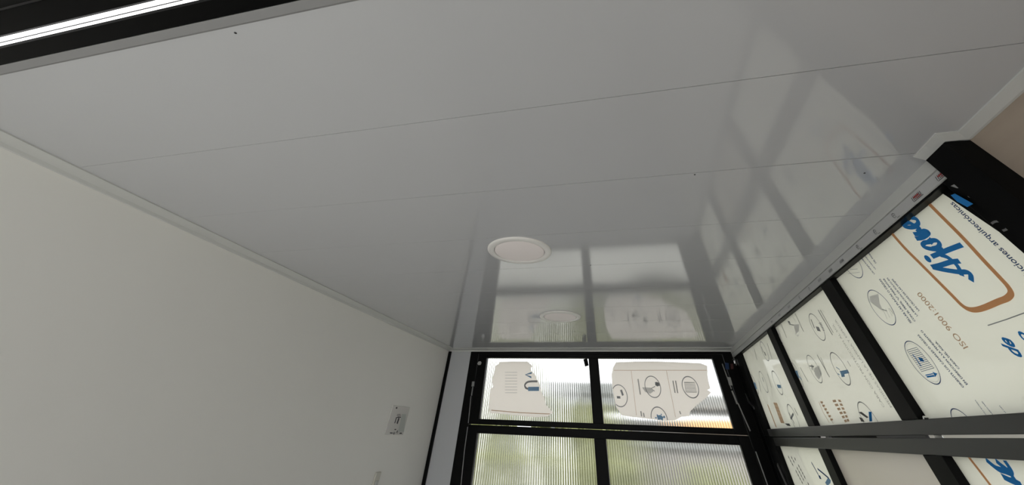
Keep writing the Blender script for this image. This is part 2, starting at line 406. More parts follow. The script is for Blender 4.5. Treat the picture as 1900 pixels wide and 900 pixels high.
# ------------------------------------------------------------------ windows
ZS = Z(-.355)                       # foot of the lower sashes
def sash(name, label, wall, edges, mull, ztop, zbot, hrail_t, hrail_b):
    """wall 'far' or 'right'; edges = outer ends and inner stile edges; mull = list of (a, b)"""
    if wall == 'far':
        root = empty(name, (0, YF, zbot)); B = lambda n, a, b, z0, z1, d0, d1, m, bv=0.0015: part(n, (a, YF+d0, z0), (b, YF+d1, z1), m, root, bv)
    else:
        root = empty(name, (XR, 2, zbot)); B = lambda n, a, b, z0, z1, d0, d1, m, bv=0.0015: part(n, (XR+d0, a, z0), (XR+d1, b, z1), m, root, bv)
    tag(root, label, 'window', 'structure'); rl = 'black' if wall == 'far' else 'rail'
    o0, i0, i1, o1 = edges
    B('stile', o0, i0, zbot, ztop, 0, .045, M['black']); B('stile', i1, o1, zbot, ztop, 0, .045, M['black'])
    B('rail', i0, i1, ztop-hrail_t, ztop, 0.0005, .045, M[rl if ztop < ZC-.2 else 'black']); B('rail', i0, i1, zbot, zbot+hrail_b, 0.0005, .045, M[rl])
    bays = []; a = i0
    for m0, m1 in mull:
        B('mullion', m0, m1, zbot+hrail_b, ztop-hrail_t, 0.0005, .045, M['black']); bays.append((a, m0)); a = m1
    bays.append((a, i1))
    panes = [B('pane', p0-.004, p1+.004, zbot+hrail_b-.004, ztop-hrail_t+.004, .024, .032, M['poly'] if wall == 'far' else M['backing'], 0) for p0, p1 in bays]
    return root, bays, panes
def adopt(o, root):
    o.parent = root; o.matrix_parent_inverse = Matrix.Translation(-root.location); return o

w1, bays1, _ = sash('window_1', 'upper far window with two fluted panes and torn film patches', 'far', (-1.203, -1.132, 0.615, 0.688), [(-.293, -.219)], Z(.408), Z(.029), .022, .026)
w2, bays2, _ = sash('window_2', 'lower far window with two clear fluted panes and no film', 'far', (-1.203, -1.132, 0.622, 0.688), [(-.293, -.215)], Z(.0262), ZS, .039, .035)
RM = [(1.404, 1.486), (2.155, 2.236)]
w3, bays3, _ = sash('window_3', 'upper right-hand window with three panes under white printed film', 'right', (.730, .768, 2.915, 3.028), RM, Z(.410), Z(.0258), .023, .028)
w4, bays4, _ = sash('window_4', 'lower right-hand window with three panes under white film', 'right', (.730, .768, 2.86, 3.028), RM, Z(.0215), ZS, .0295, .035)

for y0, y1, m_ in ((.732, 1.35, 'strip'), (1.385, 1.405, 'strip'), (1.435, 1.70, 'edge'), (1.70, 2.06, 'black'), (2.085, 2.12, 'edge'), (2.20, 3.02, 'black')):
    part('weatherstrip', (XR+(.0008 if m_ == 'strip' else .010), y0, Z(.0212)), (XR+.020, y1, Z(.0261)), M[m_], w4, 0)

# ---- far panes: torn patches of film
PF = Plane('far', YF+0.0235)
def film_patch(root, pxs, m, name='torn_film', th=0.0012, pl=PF):
    st = [pl.px(*p) for p in pxs]
    bm = bmesh.new(); n = len(st)
    a = [bm.verts.new(pl.to3(s, t, th)) for s, t in st]; b = [bm.verts.new(pl.to3(s, t, th*.2)) for s, t in st]
    for tri in tessellate_polygon([[Vector((s, t, 0)) for s, t in st]]):
        bm.faces.new([a[i] for i in tri]); bm.faces.new([b[i] for i in tri[::-1]])
    for i in range(n): bm.faces.new((a[i], b[i], b[(i+1) % n], a[(i+1) % n]))
    return adopt(obj(name, bm, m), root), st
def C1(x, y): return (890+x*.15, 655+y*.15)
def C2(x, y): return (1110+x*.1611, 655+y*.1611)
def rough_edge(pts, amp):
    out = []
    for i, p in enumerate(pts):
        out.append(p)
        if i == len(pts)-1: break
        q = pts[i+1]
        n = max(1, int(math.hypot(q[0]-p[0], q[1]-p[1])/5))
        for k in range(1, n): out.append((p[0]+(q[0]-p[0])*k/n+random.uniform(-amp, amp), p[1]+(q[1]-p[1])*k/n+random.uniform(-amp, amp)))
    return out
tornA = [C1(*p) for p in ((245, 112), (420, 106), (590, 108), (655, 165), (625, 195), (640, 225), (690, 270), (700, 310), (740, 380), (765, 480), (790, 535), (803, 545), (820, 640), (910, 740), (840, 785), (700, 795), (480, 775), (300, 755), (120, 742), (115, 660), (130, 450), (172, 420), (150, 350), (190, 200), (190, 165), (238, 135))]
tornB = [C2(*p) for p in ((205, 108), (430, 100), (650, 98), (930, 108), (1180, 120), (1255, 150), (1258, 260))] + rough_edge([C2(*p) for p in ((1270, 330), (1290, 410), (1255, 425), (1300, 455), (1230, 530), (1150, 590), (1060, 670), (1050, 725))], 0.6) + [C2(*p) for p in ((960, 735), (880, 775), (750, 780), (560, 755), (380, 735), (270, 715), (205, 620), (165, 430), (155, 250), (170, 170))]
fA, stA = film_patch(w1, tornA, M['paper']); fA['label'] = 'torn film patch with blue letter fragment'
fB, stB = film_patch(w1, tornB, M['paper']); fB['label'] = 'torn film patch with round icons'
def adopt2(o, film):
    if o:
        o.parent = film; o.matrix_parent_inverse = film.matrix_basis.inverted()
        # film carries a parent inverse of its own window; undo it so the print stays in place
        o.matrix_parent_inverse = (film.parent.matrix_basis @ film.matrix_parent_inverse @ film.matrix_basis).inverted()
    return o
_ring, _text, _done = ring, text, Print.done
def ring(pl, film, *a, **k):
    before = set(COL.objects); r = _ring(pl, None, *a, **k)
    for o in set(COL.objects)-before: adopt2(o, film)
    return r
def text(pl, film, *a, **k): return adopt2(_text(pl, None, *a, **k), film)
def fin(p, name, m, film): return adopt2(_done(p, name, m, None), film)

OF = 0.0022
p = Print(PF, OF, stA); p.strokes([C1(568, 270), C1(645, 246), C1(692, 278), C1(640, 302)], .011, False, True); p.strokes([C1(735, 444), C1(600, 445)], .022, False); fin(p, 'letter_fragment', M['steelblue'], fA)
p = Print(PF, OF, stA); p.strokes([C1(725, 352), C1(640, 352), C1(590, 362), C1(560, 395), C1(570, 430), C1(600, 445)], .011); fin(p, 'letter_fragment', M['inkgrey'], fA)
p = Print(PF, OF, stA)
for k in range(8): p.strokes([C1(315, 240+k*36), C1(465, 240+k*36)], .003, False)
fin(p, 'faint_lines', M['palegrey'], fA)
p = Print(PF, OF, stA); p.strokes([C1(145, 708), C1(500, 738), C1(870, 755)], .004); fin(p, 'crease_line', M['tan'], fA)
def bb2(x0, x1, y0, y1): return (C2(x0, 0)[0], C2(x1, 0)[0], C2(0, y0)[1], C2(0, y1)[1])
for b_, w_ in ((bb2(500, 757, 303, 478), .0045), (bb2(926, 1196, 308, 482), .005), (bb2(120, 372, 405, 582), .0045), (bb2(565, 842, 665, 850), .005)):
    ring(PF, fB, b_, M['inkgrey'], w_, stB, OF)
p = Print(PF, OF, stB); p.poly([PF.px(*C2(*q)) for q in ((505, 395), (610, 400), (640, 440), (600, 470), (540, 450))]); fin(p, 'icon_mark', M['palegrey'], fB)
p = Print(PF, OF, stB); p.strokes([C2(655, 355), C2(705, 362)], .018, False); p.strokes([C2(676, 335), C2(680, 385)], .012, False); p.strokes([C2(655, 385), C2(610, 410), C2(650, 440)], .004, False); fin(p, 'icon_mark', M['inkgrey'], fB)
p = Print(PF, OF, stB)
for k in range(7): p.strokes([C2(990+k*2.5, 340+k*18), C2(1105+k*4, 343+k*18)], .0045, False)
p.strokes([C2(990, 338), C2(1108, 340), C2(1132, 452), C2(1012, 450)], .0045, False, True); fin(p, 'icon_mark', M['palegrey'], fB)
p = Print(PF, OF, stB); p.strokes([C2(262, 425), C2(285, 490)], .014, False); p.strokes([C2(215, 510), C2(255, 512)], .012, False); fin(p, 'icon_mark', M['inkgrey'], fB)
p = Print(PF, OF, stB); p.strokes([C2(680, 745), C2(720, 740), C2(745, 760)], .020, False)
for a in range(7): p.strokes([C2(712+38*math.cos(a), 742+28*math.sin(a)), C2(712+58*math.cos(a), 742+42*math.sin(a))], .006, False)
fin(p, 'icon_mark', M['steelblue'], fB)
p = Print(PF, OF, stB)
for q in (((458, 300), (485, 480)), ((860, 320), (885, 460)), ((890, 320), (915, 462)), ((490, 670), (500, 730)), ((520, 690), (530, 738)), ((935, 670), (950, 705))): p.strokes([C2(*q[0]), C2(*q[1])], .008, False)
fin(p, 'caption_line', M['caption'], fB)
p = Print(PF, OF, stB)
for q in (((180, 200), (1250, 200)), ((380, 205), (440, 720)), ((785, 205), (890, 740))): p.strokes([C2(*q[0]), C2(*q[1])], .0022, False)
fin(p, 'crease_line', M['tan'], fB)

# ---- right panes: full film sheets with print
PR = Plane('right', XG-0.0012)
def film_sheet(root, y0, y1, z0, z1, m, label):
    o = adopt(box('protective_film', (XG-.0012, y0, z0), (XG-.0002, y1, z1), m), root); o['label'] = label; return o
zu0, zu1 = Z(.0258+.026), Z(.388)
films_u = [film_sheet(w3, a-.002, b+.002, zu0, zu1, M['film'], l) for (a, b), l in zip(bays3, ('white film with large blue script logo', 'white film with small round icons', 'white film with faint round icons'))]
films_l = [film_sheet(w4, a-.002, b+.002, ZS+.033, Z(-.0065), mm, l) for (a, b), mm, l in zip(bays4, (M['film'], M['film_grey'], M['film']), ('white film with lower end of blue script logo', 'plain greyish film', 'white film with rows of small black lettering'))]
F3, F2, F1 = films_u
G3, G2, G1 = films_l
O = 0.0012
def CA(x, y): return (1660+x*.1555, 390+y*.1555)
# script logo
p = Print(PR, O)
WL = .0098
for st in (((450, 680), (560, 705), (700, 728), (790, 738), (870, 738), (915, 768), (922, 845)), ((450, 680), (560, 655), (680, 618), (785, 606)),
           ((545, 530), (640, 562), (725, 628), (775, 690), (815, 785)), ((452, 555), (560, 510), (680, 462), (815, 412)),
           ((600, 472), (500, 468), (390, 450), (345, 420), (370, 388), (420, 378), (436, 352), (420, 335)),
           ((430, 392), (460, 362), (515, 362), (548, 395), (535, 440), (470, 458)),
           ((265, 340), (335, 330), (392, 298), (418, 262), (370, 246), (310, 278), (242, 286)),
           ((285, 262), (312, 222), (280, 196), (200, 206), (132, 192), (130, 165), (190, 150), (262, 182), (298, 150), (272, 102), (205, 88))):
    p.strokes([CA(*q) for q in st], WL)
s, t = PR.px(*CA(412, 580)); p.poly([(s+.0080*math.cos(a*.5236), t+.0080*math.sin(a*.5236)) for a in range(12)])
fin(p, 'script_logo', M['blue'], F3)
# rounded brown frame round the logo
def CB(x, y): return (1600+x/3, 340+y/3)
p = Print(PR, O); p.strokes([CB(*q) for q in ((355, 95), (450, 190), (560, 300), (680, 430), (770, 525), (815, 575), (832, 612), (810, 640), (760, 660), (690, 690), (640, 704), (600, 702), (560, 680), (500, 620), (420, 540), (330, 450), (240, 360), (165, 275))], .0096)
fin(p, 'logo_border', M['brown'], F3)
# lettering
E_ = PR.px(1769, 374); B_ = PR.px(1893, 490); S_ = (E_[0]+(B_[0]-E_[0])*26/20.6, E_[1]+(B_[1]-E_[1])*26/20.6)
text(PR, F3, 'Soluciones arquitectónicas', S_, E_, M['navy'], px=False, off=O, hs=1.25, bold=.012)
text(PR, F3, 'ISO 9001:2000', (1798, 644), (1708, 541), M['tan'], hs=1.35, bold=.006, off=O)
text(PR, F3, 'de', (1900, 664), (1875, 628), M['blue'], shear=.25, bold=.03, off=O, hs=1.25)
text(PR, F3, 'o', (1920, 640), (1906, 618), M['blue'], shear=.25, bold=.015, off=O)
p = Print(PR, O); p.strokes([(1834, 604), (1868, 593), (1912, 577)], .0016, False); fin(p, 'rule_line', M['inkgrey'], F3)
for i, (tx, a, b) in enumerate((('SELLAR LAS PUNTAS O CELDAS', (1693, 599), (1634, 517)), ('CON EL PERFIL "U" PARA EVITAR', (1700, 596), (1641, 516)), ('LA PENETRACION DE POLVO EN', (1704, 586), (1648, 515)), ('LAS CELDAS DE LAS HOJAS', (1707, 576), (1657, 517)),
        ('ORIENTE LOS CANALES O CELDAS', (1790, 718), (1705, 620)), ('EN DIRECCION A LA PENDIENTE O', (1797, 713), (1711, 612)), ('CAIDA DEL AGUA.', (1782, 684), (1737, 632)),
        ('LAS HOJAS PANEL', (1624, 508), (1600, 478)), ('LAS CARAS HOJAS', (1626, 499), (1606, 474)), ('DEL PANEL', (1627, 488), (1613, 468)),
        ('PELICULA PROTEGIDA', (1836, 776), (1811, 742)), ('ADHESIVO PAPEL', (1848, 774), (1823, 744)), ('LA CARA', (1868, 766), (1856, 752)))):
    text(PR, F3, tx, a, b, M['navy'], hs=1.5, bold=.025, off=O)
text(PR, F3, 'PROTECCION ULTRAVIOLETA', (1612, 607), (1560, 527), M['caption'], off=O, hs=.9)
p = Print(PR, O); p.strokes([(1567, 510), (1640, 610), (1743, 768)], .0009, False); fin(p, 'rule_line', M['palegrey'], F3)
rings3 = [ring(PR, F3, b_, M['navy'], .0018, None, O) for b_ in ((1608.5, 1665.5, 541, 600.3), (1675.5, 1750.5, 637.5, 708.5), (1560, 1602, 463, 515.5), (1764, 1835, 760, 838))]
ring(PR, F3, (1679.5, 1746.5, 641, 705), M['palegrey'], .0010, None, O)
def CI(x, y): return (1670+x*.1222, 620+y*.1222)
p = Print(PR, O)
for k in range(13): p.strokes([CI(115+k*18.5, 245+k*27), CI(265+k*22, 200+k*26)], .0009, False)
p.strokes([CI(115, 245), CI(345, 575)], .0009, False); p.strokes([CI(265, 200), CI(530, 520)], .0009, False); fin(p, 'icon_mark', M['navy'], F3)
p = Print(PR, O); p.strokes([CI(300, 385), CI(360, 390)], .0075, False); p.strokes([CI(195, 310), CI(235, 350), CI(330, 490)], .0034, False)
p.strokes([CI(395, 625), CI(510, 600)], .0017, False); p.strokes([CI(415, 650), CI(530, 632)], .0030, False)
p.poly([PR.px(*CI(*q)) for q in ((500, 572), (575, 600), (545, 652))]); fin(p, 'icon_mark', M['blue'], F3)
def CJ(x, y): return (1600+x*.1, 530+y*.1)
p = Print(PR, O); p.poly([PR.px(*CJ(*q)) for q in ((140, 200), (310, 150), (330, 330), (400, 480), (150, 300))]); fin(p, 'icon_mark', M['palegrey'], F3)
p = Print(PR, O)
for k in range(4): p.strokes([CJ(390+k*48, 430-k*8), CJ(470+k*48, 620-k*28)], .0009, False)
p.strokes([CJ(510, 420), CJ(590, 530)], .0020, False); p.strokes([CJ(380, 440), CJ(470, 470)], .0022, False); fin(p, 'icon_mark', M['inkgrey'], F3)
p = Print(PR, O); p.strokes([(1578, 500), (1592, 499)], .001, False); p.strokes([(1574, 508), (1596, 505)], .0008, False); fin(p, 'icon_mark', M['inkgrey'], F3)

# middle pane
def CM(x, y): return (1440+x/6, 570+y/6)
def bbm(x0, x1, y0, y1): return (1440+x0/6, 1440+x1/6, 570+y0/6, 570+y1/6)
for b_, mm, w_ in ((bbm(362, 560, 86, 358), 'inkgrey', .0028), (bbm(118, 266, 72, 312), 'palegrey', .0026), (bbm(-60, 88, 190, 412), 'palegrey', .0028), (bbm(335, 528, 551, 828), 'inkgrey', .0026), (bbm(590, 850, 528, 845), 'inkgrey', .0030), (bbm(150, 312, 630, 886), 'inkgrey', .0028)):
    ring(PR, F2, b_, M[mm], w_, None, O)
ring(PR, F2, (1591, 1646, 748, 826), M['inkgrey'], .0028, None, O)
p = Print(PR, O); p.strokes([CM(392, 135), CM(432, 235)], .006, False); p.strokes([CM(455, 240), CM(490, 245)], .014, False)
p.strokes([CM(135, 165), CM(160, 172)], .010, False); p.strokes([CM(150, 190), CM(200, 200)], .003, False)
p.strokes([CM(375, 655), CM(425, 660)], .004, False); p.strokes([CM(400, 640), CM(405, 700)], .004, False); p.strokes([CM(410, 660), CM(430, 720)], .003, False); fin(p, 'icon_mark', M['inkgrey'], F2)
p = Print(PR, O); p.poly([PR.px(*CM(*q)) for q in ((195, 190), (262, 190), (255, 270), (225, 300))]); p.poly([PR.px(*CM(*q)) for q in ((425, 680), (480, 650), (515, 740), (480, 810), (440, 760))])
p.strokes([CM(30, 260), CM(60, 380)], .022, False); fin(p, 'icon_mark', M['palegrey'], F2)
p = Print(PR, O)
for k in range(6): p.strokes([CM(480+k*9, 180+k*16), CM(510+k*7, 176+k*16)], .0018, False)
fin(p, 'icon_mark', M['inkgrey'], F2)
p = Print(PR, O); p.poly([PR.px(*CM(*q)) for q in ((715, 712), (800, 695), (820, 735), (765, 745), (770, 775), (735, 778))]); p.strokes([CM(672, 668), CM(712, 695), CM(715, 720)], .003, False); p.strokes([CM(690, 740), CM(712, 755)], .004, False)
p.poly([PR.px(*CM(*q)) for q in ((198, 710), (240, 705), (262, 790), (225, 800))]); p.strokes([CM(195, 680), CM(210, 710)], .005, False); p.strokes([CM(262, 770), CM(290, 810)], .007, False); fin(p, 'icon_mark', M['steelblue'], F2)
p = Print(PR, O)
for a, b, w_ in (((470, 30), (632, 310), .007), ((495, 30), (640, 285), .005), ((215, 70), (310, 272), .006), ((60, 190), (120, 340), .006), ((460, 530), (600, 780), .006), ((500, 560), (580, 750), .004), ((270, 670), (360, 830), .006), ((800, 600), (835, 660), .004)):
    p.strokes([CM(*a), CM(*b)], w_, False)
fin(p, 'caption_line', M['caption'], F2)
def CN(x, y): return (1380+x*.1684, 690+y*.1684)
text(PR, F2, 'MEDIDAS DE LA LAMINA Y ESPESOR', CN(1640, 385), (1551, 592), M['caption'], off=O, hs=1.3)
text(PR, F2, 'CARA CON PROTECCION AL SOL', CN(1560, 385), (1546, 600), M['caption'], off=O, hs=1.3)
p = Print(PR, O)
p.strokes([CN(850, 320), CN(905, 420), CN(990, 570)], .0035, False); p.strokes([CN(830, 330), CN(880, 450), CN(945, 560)], .0035, False)
for k in range(6): p.strokes([CN(850+k*22, 340+k*38), CN(875+k*22, 332+k*38)], .005, False)
fin(p, 'orange_lettering', M['tan'], F2)
p = Print(PR, O)
for k in range(6):
    p.strokes([CN(985+k*26, 325+k*44), CN(1020+k*24, 318+k*44)], .006, False); p.strokes([CN(1045+k*20, 318+k*44), CN(1075+k*18, 320+k*42)], .006, False)
fin(p, 'faint_lettering', M['tan'], F2)
p = Print(PR, O); p.poly([PR.px(*CN(*q)) for q in ((1265, 445), (1300, 440), (1380, 500), (1360, 510))]); p.poly([PR.px(*CN(*q)) for q in ((1275, 500), (1310, 510), (1335, 550), (1300, 548))]); fin(p, 'icon_mark', M['ink'], F2)
p = Print(PR, O); p.poly([PR.px(*CN(*q)) for q in ((1380, 440), (1412, 440), (1420, 545), (1390, 548))]); fin(p, 'icon_mark', M['blue'], F2)

# far pane of the right window
def bbn(x0, x1, y0, y1): return (1380+x0*.1684, 1380+x1*.1684, 690+y0*.1684, 690+y1*.1684)
for b_ in (bbn(165, 277, 8, 215), bbn(303, 442, 8, 234), bbn(75, 168, 40, 242), bbn(468, 640, 384, 640), (1410, 1428, 636, 667.5), (1388, 1401.5, 641, 661), (1378, 1388, 646, 668)):
    ring(PR, F1, b_, M['inkgrey'] if b_[0] > 1392 else M['palegrey'], .0038, None, O)
p = Print(PR, O); p.poly([PR.px(*CN(*q)) for q in ((365, 140), (410, 145), (415, 180), (380, 178))]); p.poly([PR.px(*CN(*q)) for q in ((95, 110), (130, 120), (150, 190), (125, 190))]); fin(p, 'icon_mark', M['steelblue'], F1)
p = Print(PR, O); p.strokes([CN(205, 60), CN(222, 110)], .010, False); p.strokes([CN(500, 450), CN(560, 570)], .008, False); p.strokes([CN(550, 460), CN(520, 520)], .008, False); p.strokes([(1413, 643), (1417, 654)], .008, False); p.strokes([(1419, 656), (1421, 657)], .016, False); fin(p, 'icon_mark', M['inkgrey'], F1)
p = Print(PR, O)
for a, b in ((CN(262, 20), CN(310, 175)), (CN(560, 400), CN(600, 480)), (CN(170, 100), CN(190, 215)), ((1424, 637), (1433, 666)), ((1400, 648), (1405, 668))): p.strokes([a, b], .008, False)
fin(p, 'caption_line', M['caption'], F1)
p = Print(PR, O); p.strokes([CN(265, 360), CN(300, 450), CN(360, 610)], .018, False)
for k in range(6): p.strokes([CN(335+k*14, 355+k*38), CN(375+k*14, 360+k*38)], .012, False)
fin(p, 'orange_lettering', M['tan'], F1)
p = Print(PR, O); p.poly([PR.px(*CN(*q)) for q in ((455, 568), (505, 570), (520, 600), (480, 592))]); fin(p, 'icon_mark', M['ink'], F1)

# lower panes
def CL(x, y): return (1820+x/15, 840+y/15)
p = Print(PR, O)
for st in (((150, 190), (450, 430), (640, 500), (800, 560)), ((430, 220), (600, 360), (760, 480), (850, 570)), ((680, 220), (780, 360), (850, 480), (850, 590), (930, 700), (1010, 810), (1180, 910)), ((620, 660), (760, 730), (900, 790), (1000, 800))):
    p.strokes([CL(*q) for q in st], .010)
fin(p, 'script_logo', M['blue'], G3)
p = Print(PR, O); p.strokes([(1796, 845), (1818, 873), (1850, 915)], .0085); fin(p, 'logo_border', M['brown'], G3)
def CK(x, y): return (1440+x*.0889, 820+y*.0889)
p = Print(PR, O)
for r_, (x0, y0) in enumerate(((255, 300), (320, 310), (390, 335))):
    for k in range(9):
        if (k+r_) % 5 == 3: continue
        p.strokes([CK(x0+k*40, y0+k*75), CK(x0+28+k*40, y0+42+k*75)], .010, False)
fin(p, 'small_black_lettering', M['ink'], G1)
p = Print(PR, O); p.strokes([CK(740, 425), CK(790, 510), CK(830, 580), CK(890, 690)], .007, False); p.strokes([CK(870, 560), CK(990, 660), CK(1110, 760)], .006, False); p.strokes([CK(900, 730), CK(940, 745)], .010, False); fin(p, 'icon_mark', M['navy'], G1)
p = Print(PR, O); p.poly([PR.px(*CK(*q)) for q in ((1090, 745), (1150, 800), (1140, 860), (1080, 920), (1030, 850))]); fin(p, 'icon_mark', M['steelblue'], G1)
p = Print(PR, O); p.strokes([CK(430, 150), CK(600, 510), CK(790, 880)], .0035, False); fin(p, 'rule_line', M['palegrey'], G1)

# ------------------------------------------------------------------ window hardware
HF = Plane('far', YF-0.004); HR = Plane('right', XR-0.004)
def bar(root, name, pl, a, b, w, d, m):
    bm = bmesh.new(); A, B = pl.px(*a), pl.px(*b)
    add_bar(bm, pl.to3(*A), pl.to3(*B), w, d, (0, 1, 0) if pl.axis == 'far' else (1, 0, 0))
    return adopt(obj(name, bm, m), root)
def hinge(root, pl, x, y, k=1.0):
    s, t = pl.px(x, y); bm = bmesh.new()
    pts = [(-.022, -.004), (-.012, .012), (.010, .014), (.022, .003), (.016, -.013), (-.008, -.015)]
    add_prism(bm, [pl.to3(s+a*k, t+b*k, 0.0) for a, b in pts], pl.to3(0, 0, .006)-pl.to3(0, 0))
    add_prism(bm, [pl.to3(s+a*k*.5, t+b*k*.5, 0.006) for a, b in pts], pl.to3(0, 0, .004)-pl.to3(0, 0))
    return adopt(obj('hinge', bm, M['chrome']), root)
hinge(w3, HR, 1363, 671, 1.7)
bar(w1, 'stay_arm', HF, (1340, 675), (1357, 722), .006, .006, M['rod'])
bar(w1, 'stay_arm', HF, (1358, 725), (1368, 750), .010, .008, M['rod'])
bar(w1, 'stay_arm', HF, (1369, 748), (1392, 800), .007, .006, M['rod'])
box_ = bar(w1, 'bracket', HF, (1352, 700), (1356, 715), .022, .010, M['rod'])
bar(w3, 'stay_arm', HR, (1380, 724), (1389, 745), .012, .006, M['rod'])
bar(w3, 'stay_arm', HR, (1389, 745), (1399, 757), .014, .006, M['rod'])
bar(w3, 'bracket', HR, (1372, 706), (1377, 718), .05, .010, M['chrome'])
bar(w2, 'stay_arm', HF, (1402, 838), (1424, 900), .006, .006, M['rod'])
bar(w4, 'stay_arm', HR, (1443, 862), (1462, 905), .025, .006, M['rod'])
p = Print(HF, 0.003); p.poly([HF.px(*q) for q in ((1345, 673), (1352, 674), (1353, 686), (1346, 685))]); o = _done(p, 'blue_sticker', M['navy'], None); adopt(o, w1)
p = Print(HF, 0.003); p.poly([HF.px(*q) for q in ((1355, 675), (1360, 675), (1361, 685), (1356, 685))]); o = _done(p, 'red_sticker', M['maroon'], None); adopt(o, w1)
hinge(w1, HF, 890, 674, .8)
bar(w1, 'bracket', HF, (878.5, 708), (877.5, 717), .020, .010, M['rod'])
bar(w1, 'stay_arm', HF, (877.5, 718), (875, 734), .008, .006, M['rod'])
bar(w1, 'stay_arm', HF, (874, 735), (869, 785), .005, .005, M['rod'])
bar(w2, 'stay_arm', HF, (868, 792), (862, 835), .005, .005, M['rod'])
bar(w2, 'stay_arm', HF, (862, 835), (855, 905), .005, .005, M['rod'])
bar(w1, 'catch', Plane('far', YF+.010), (1086, 666), (1089, 679), .030, .012, M['satin'])
bar(w3, 'latch_pin', HR, (1716, 774), (1719, 777), .006, .010, M['chrome'])
# hardware and stickers at the near end of the right-hand window
bm = bmesh.new()
gp = [(-.786, .386), (-.779, .362), (-.772, .330), (-.763, .292), (-.755, .256), (-.752, .235), (-.736, .235), (-.736, .386)]
add_prism(bm, [PR.to3(s*XG/XR, t*XG/XR, .002) for s, t in gp], (-.004, 0, 0))
adopt(obj('corner_bracket', bm, M['black']), w3)
HN = Plane('right', XR-0.0005)
for nm, pts, mm, of in (('blue_sticker', ((1768, 362), (1776, 359), (1810, 378), (1799, 384), (1780, 374)), 'blue', .004), ('shiny_sliver', ((1767, 345), (1777, 340), (1787, 348), (1779, 349)), 'chrome', .003), ('shiny_sliver', ((1798, 364), (1806, 364), (1829, 382)), 'chrome', .003), ('grey_tab', ((1788, 352), (1803, 340), (1822, 352), (1806, 363)), 'satin', .003), ('blue_sticker', ((1868, 422), (1877, 421), (1910, 442), (1910, 450)), 'steelblue', .003)):
    p = Print(HN, of); p.poly([HN.px(*q) for q in pts]); adopt(_done(p, nm, M[mm], None), w3)
p = Print(HN, .003); p.strokes([(1843, 415), (1850, 411), (1864, 411), (1875, 416), (1873, 424), (1864, 428)], .0036); adopt(_done(p, 'ring_catch', M['rod'], None), w3)

# ================================================================== THINGS
def downlight(x, y, label):
    root = tag(empty('ceiling_downlight', (x, y, ZC)), label, 'ceiling light', group='round downlights in the ceiling')
    bm = bmesh.new(); add_lathe(bm, (0, 0, 0), [(.1195, 0.0), (.1195, -.0028), (.1170, -.0050), (.0960, -.0056), (.0945, -.0040), (.0945, 0.0)], 64); obj('rim', bm, M['lamp_rim'], root, True)
    bm = bmesh.new(); add_lathe(bm, (0, 0, 0), [(.0925, -.0006), (.0922, -.0042), (.0890, -.0050), (0.0, -.0056)], 64); obj('diffuser', bm, M['lamp_disc'], root, True)
    return root
downlight(-.336, 1.128, 'larger looking round white downlight nearer the camera, switched off')
downlight(-.343, 2.078, 'smaller looking round downlight close to the far window, switched off')

# linear light profile along the entrance
root = tag(empty('linear_ceiling_light', (-.35, .06, ZC)), 'black linear ceiling profile with a lit white double line', 'ceiling light')
def rel(o, r): o.parent = r; o.matrix_parent_inverse = Matrix.Translation(-r.location); return o
bm = bmesh.new()
add_prism(bm, [Vector((XL+.002, y, Z(z))) for y, z in ((.0225, .447), (.106, .447), (.106, .4338), (.0785, .4345), (.0760, .4365), (.0600, .4365), (.0575, .4345), (.0225, .4338))], (.780-XL, 0, 0))
rel(obj('housing', bm, M['satin'], None), root)
rel(box('diffuser', (XL+.004, .0606, Z(.4345)), (.776, .0678, Z(.4363)), M['led']), root)
rel(box('diffuser', (XL+.004, .0695, Z(.4345)), (.776, .0740, Z(.4363)), M['led']), root)

rel(box('divider', (XL+.004, .0679, Z(.4341)), (.776, .0694, Z(.4363)), M['satin']), root)

# things on the left wall
PL_ = Plane('left', XL)
root = tag(empty('notice_plate', (XL, 2.555, Z(-.032))), 'small clear plate with black pictogram screwed to left wall', 'sign')
def wallbox(name, s0, s1, t0, t1, d0, d1, m, bev=.001): return rel(box(name, (XL+d0, s0, Z(t0)), (XL+d1, s1, Z(t1)), m, None, bev), root)
wallbox('plate', 2.452, 2.668, -.032, .086, 0.0, .004, M['plate'])
def CP(x, y): return (700+x*.0889, 740+y*.0889)
bm = bmesh.new(); a = PL_.px(*CP(390, 190)); c = PL_.to3(a[0], a[1], .004)
add_prism(bm, [c+Vector((0, .008*math.cos(k*.785), .004*math.sin(k*.785))) for k in range(8)], (.002, 0, 0)); rel(obj('screw', bm, M['ink']), root)
p = Print(PL_, .0046); p.strokes([CP(375, 400), CP(420, 382), CP(480, 385)], .0042, False); p.strokes([CP(385, 395), CP(350, 510)], .010, False); p.strokes([CP(440, 400), CP(400, 520)], .016, False); p.strokes([CP(395, 350), CP(480, 345)], .0022, False); p.strokes([CP(400, 325), CP(470, 322)], .0016, False); rel(_done(p, 'pictogram', M['ink'], None), root)
p = Print(PL_, .0046); p.strokes([CP(250, 712), CP(310, 715)], .004, False); p.strokes([CP(325, 740), CP(345, 700)], .012, False); p.strokes([CP(370, 720), CP(410, 665), CP(412, 725)], .005, False); p.strokes([CP(450, 718), CP(500, 720)], .005, False); p.strokes([CP(345, 640), CP(380, 640)], .004, False); rel(_done(p, 'caption', M['ink'], None), root)
p = Print(PL_, .0043); p.poly([PL_.px(*CP(*q)) for q in ((500, 320), (590, 320), (545, 690), (420, 690))]); rel(_done(p, 'grey_panel_print', M['plate_grey'], None), root)
root = tag(empty('wall_switch', (XL, 2.50, Z(-.28))), 'small cream switch on left wall below the clear plate', 'switch')
wallbox('body', 2.472, 2.522, -.28, -.166, 0.0, .010, M['plastic'], .004)
wallbox('rocker', 2.484, 2.510, -.262, -.196, .010, .014, M['trim'], .0015)

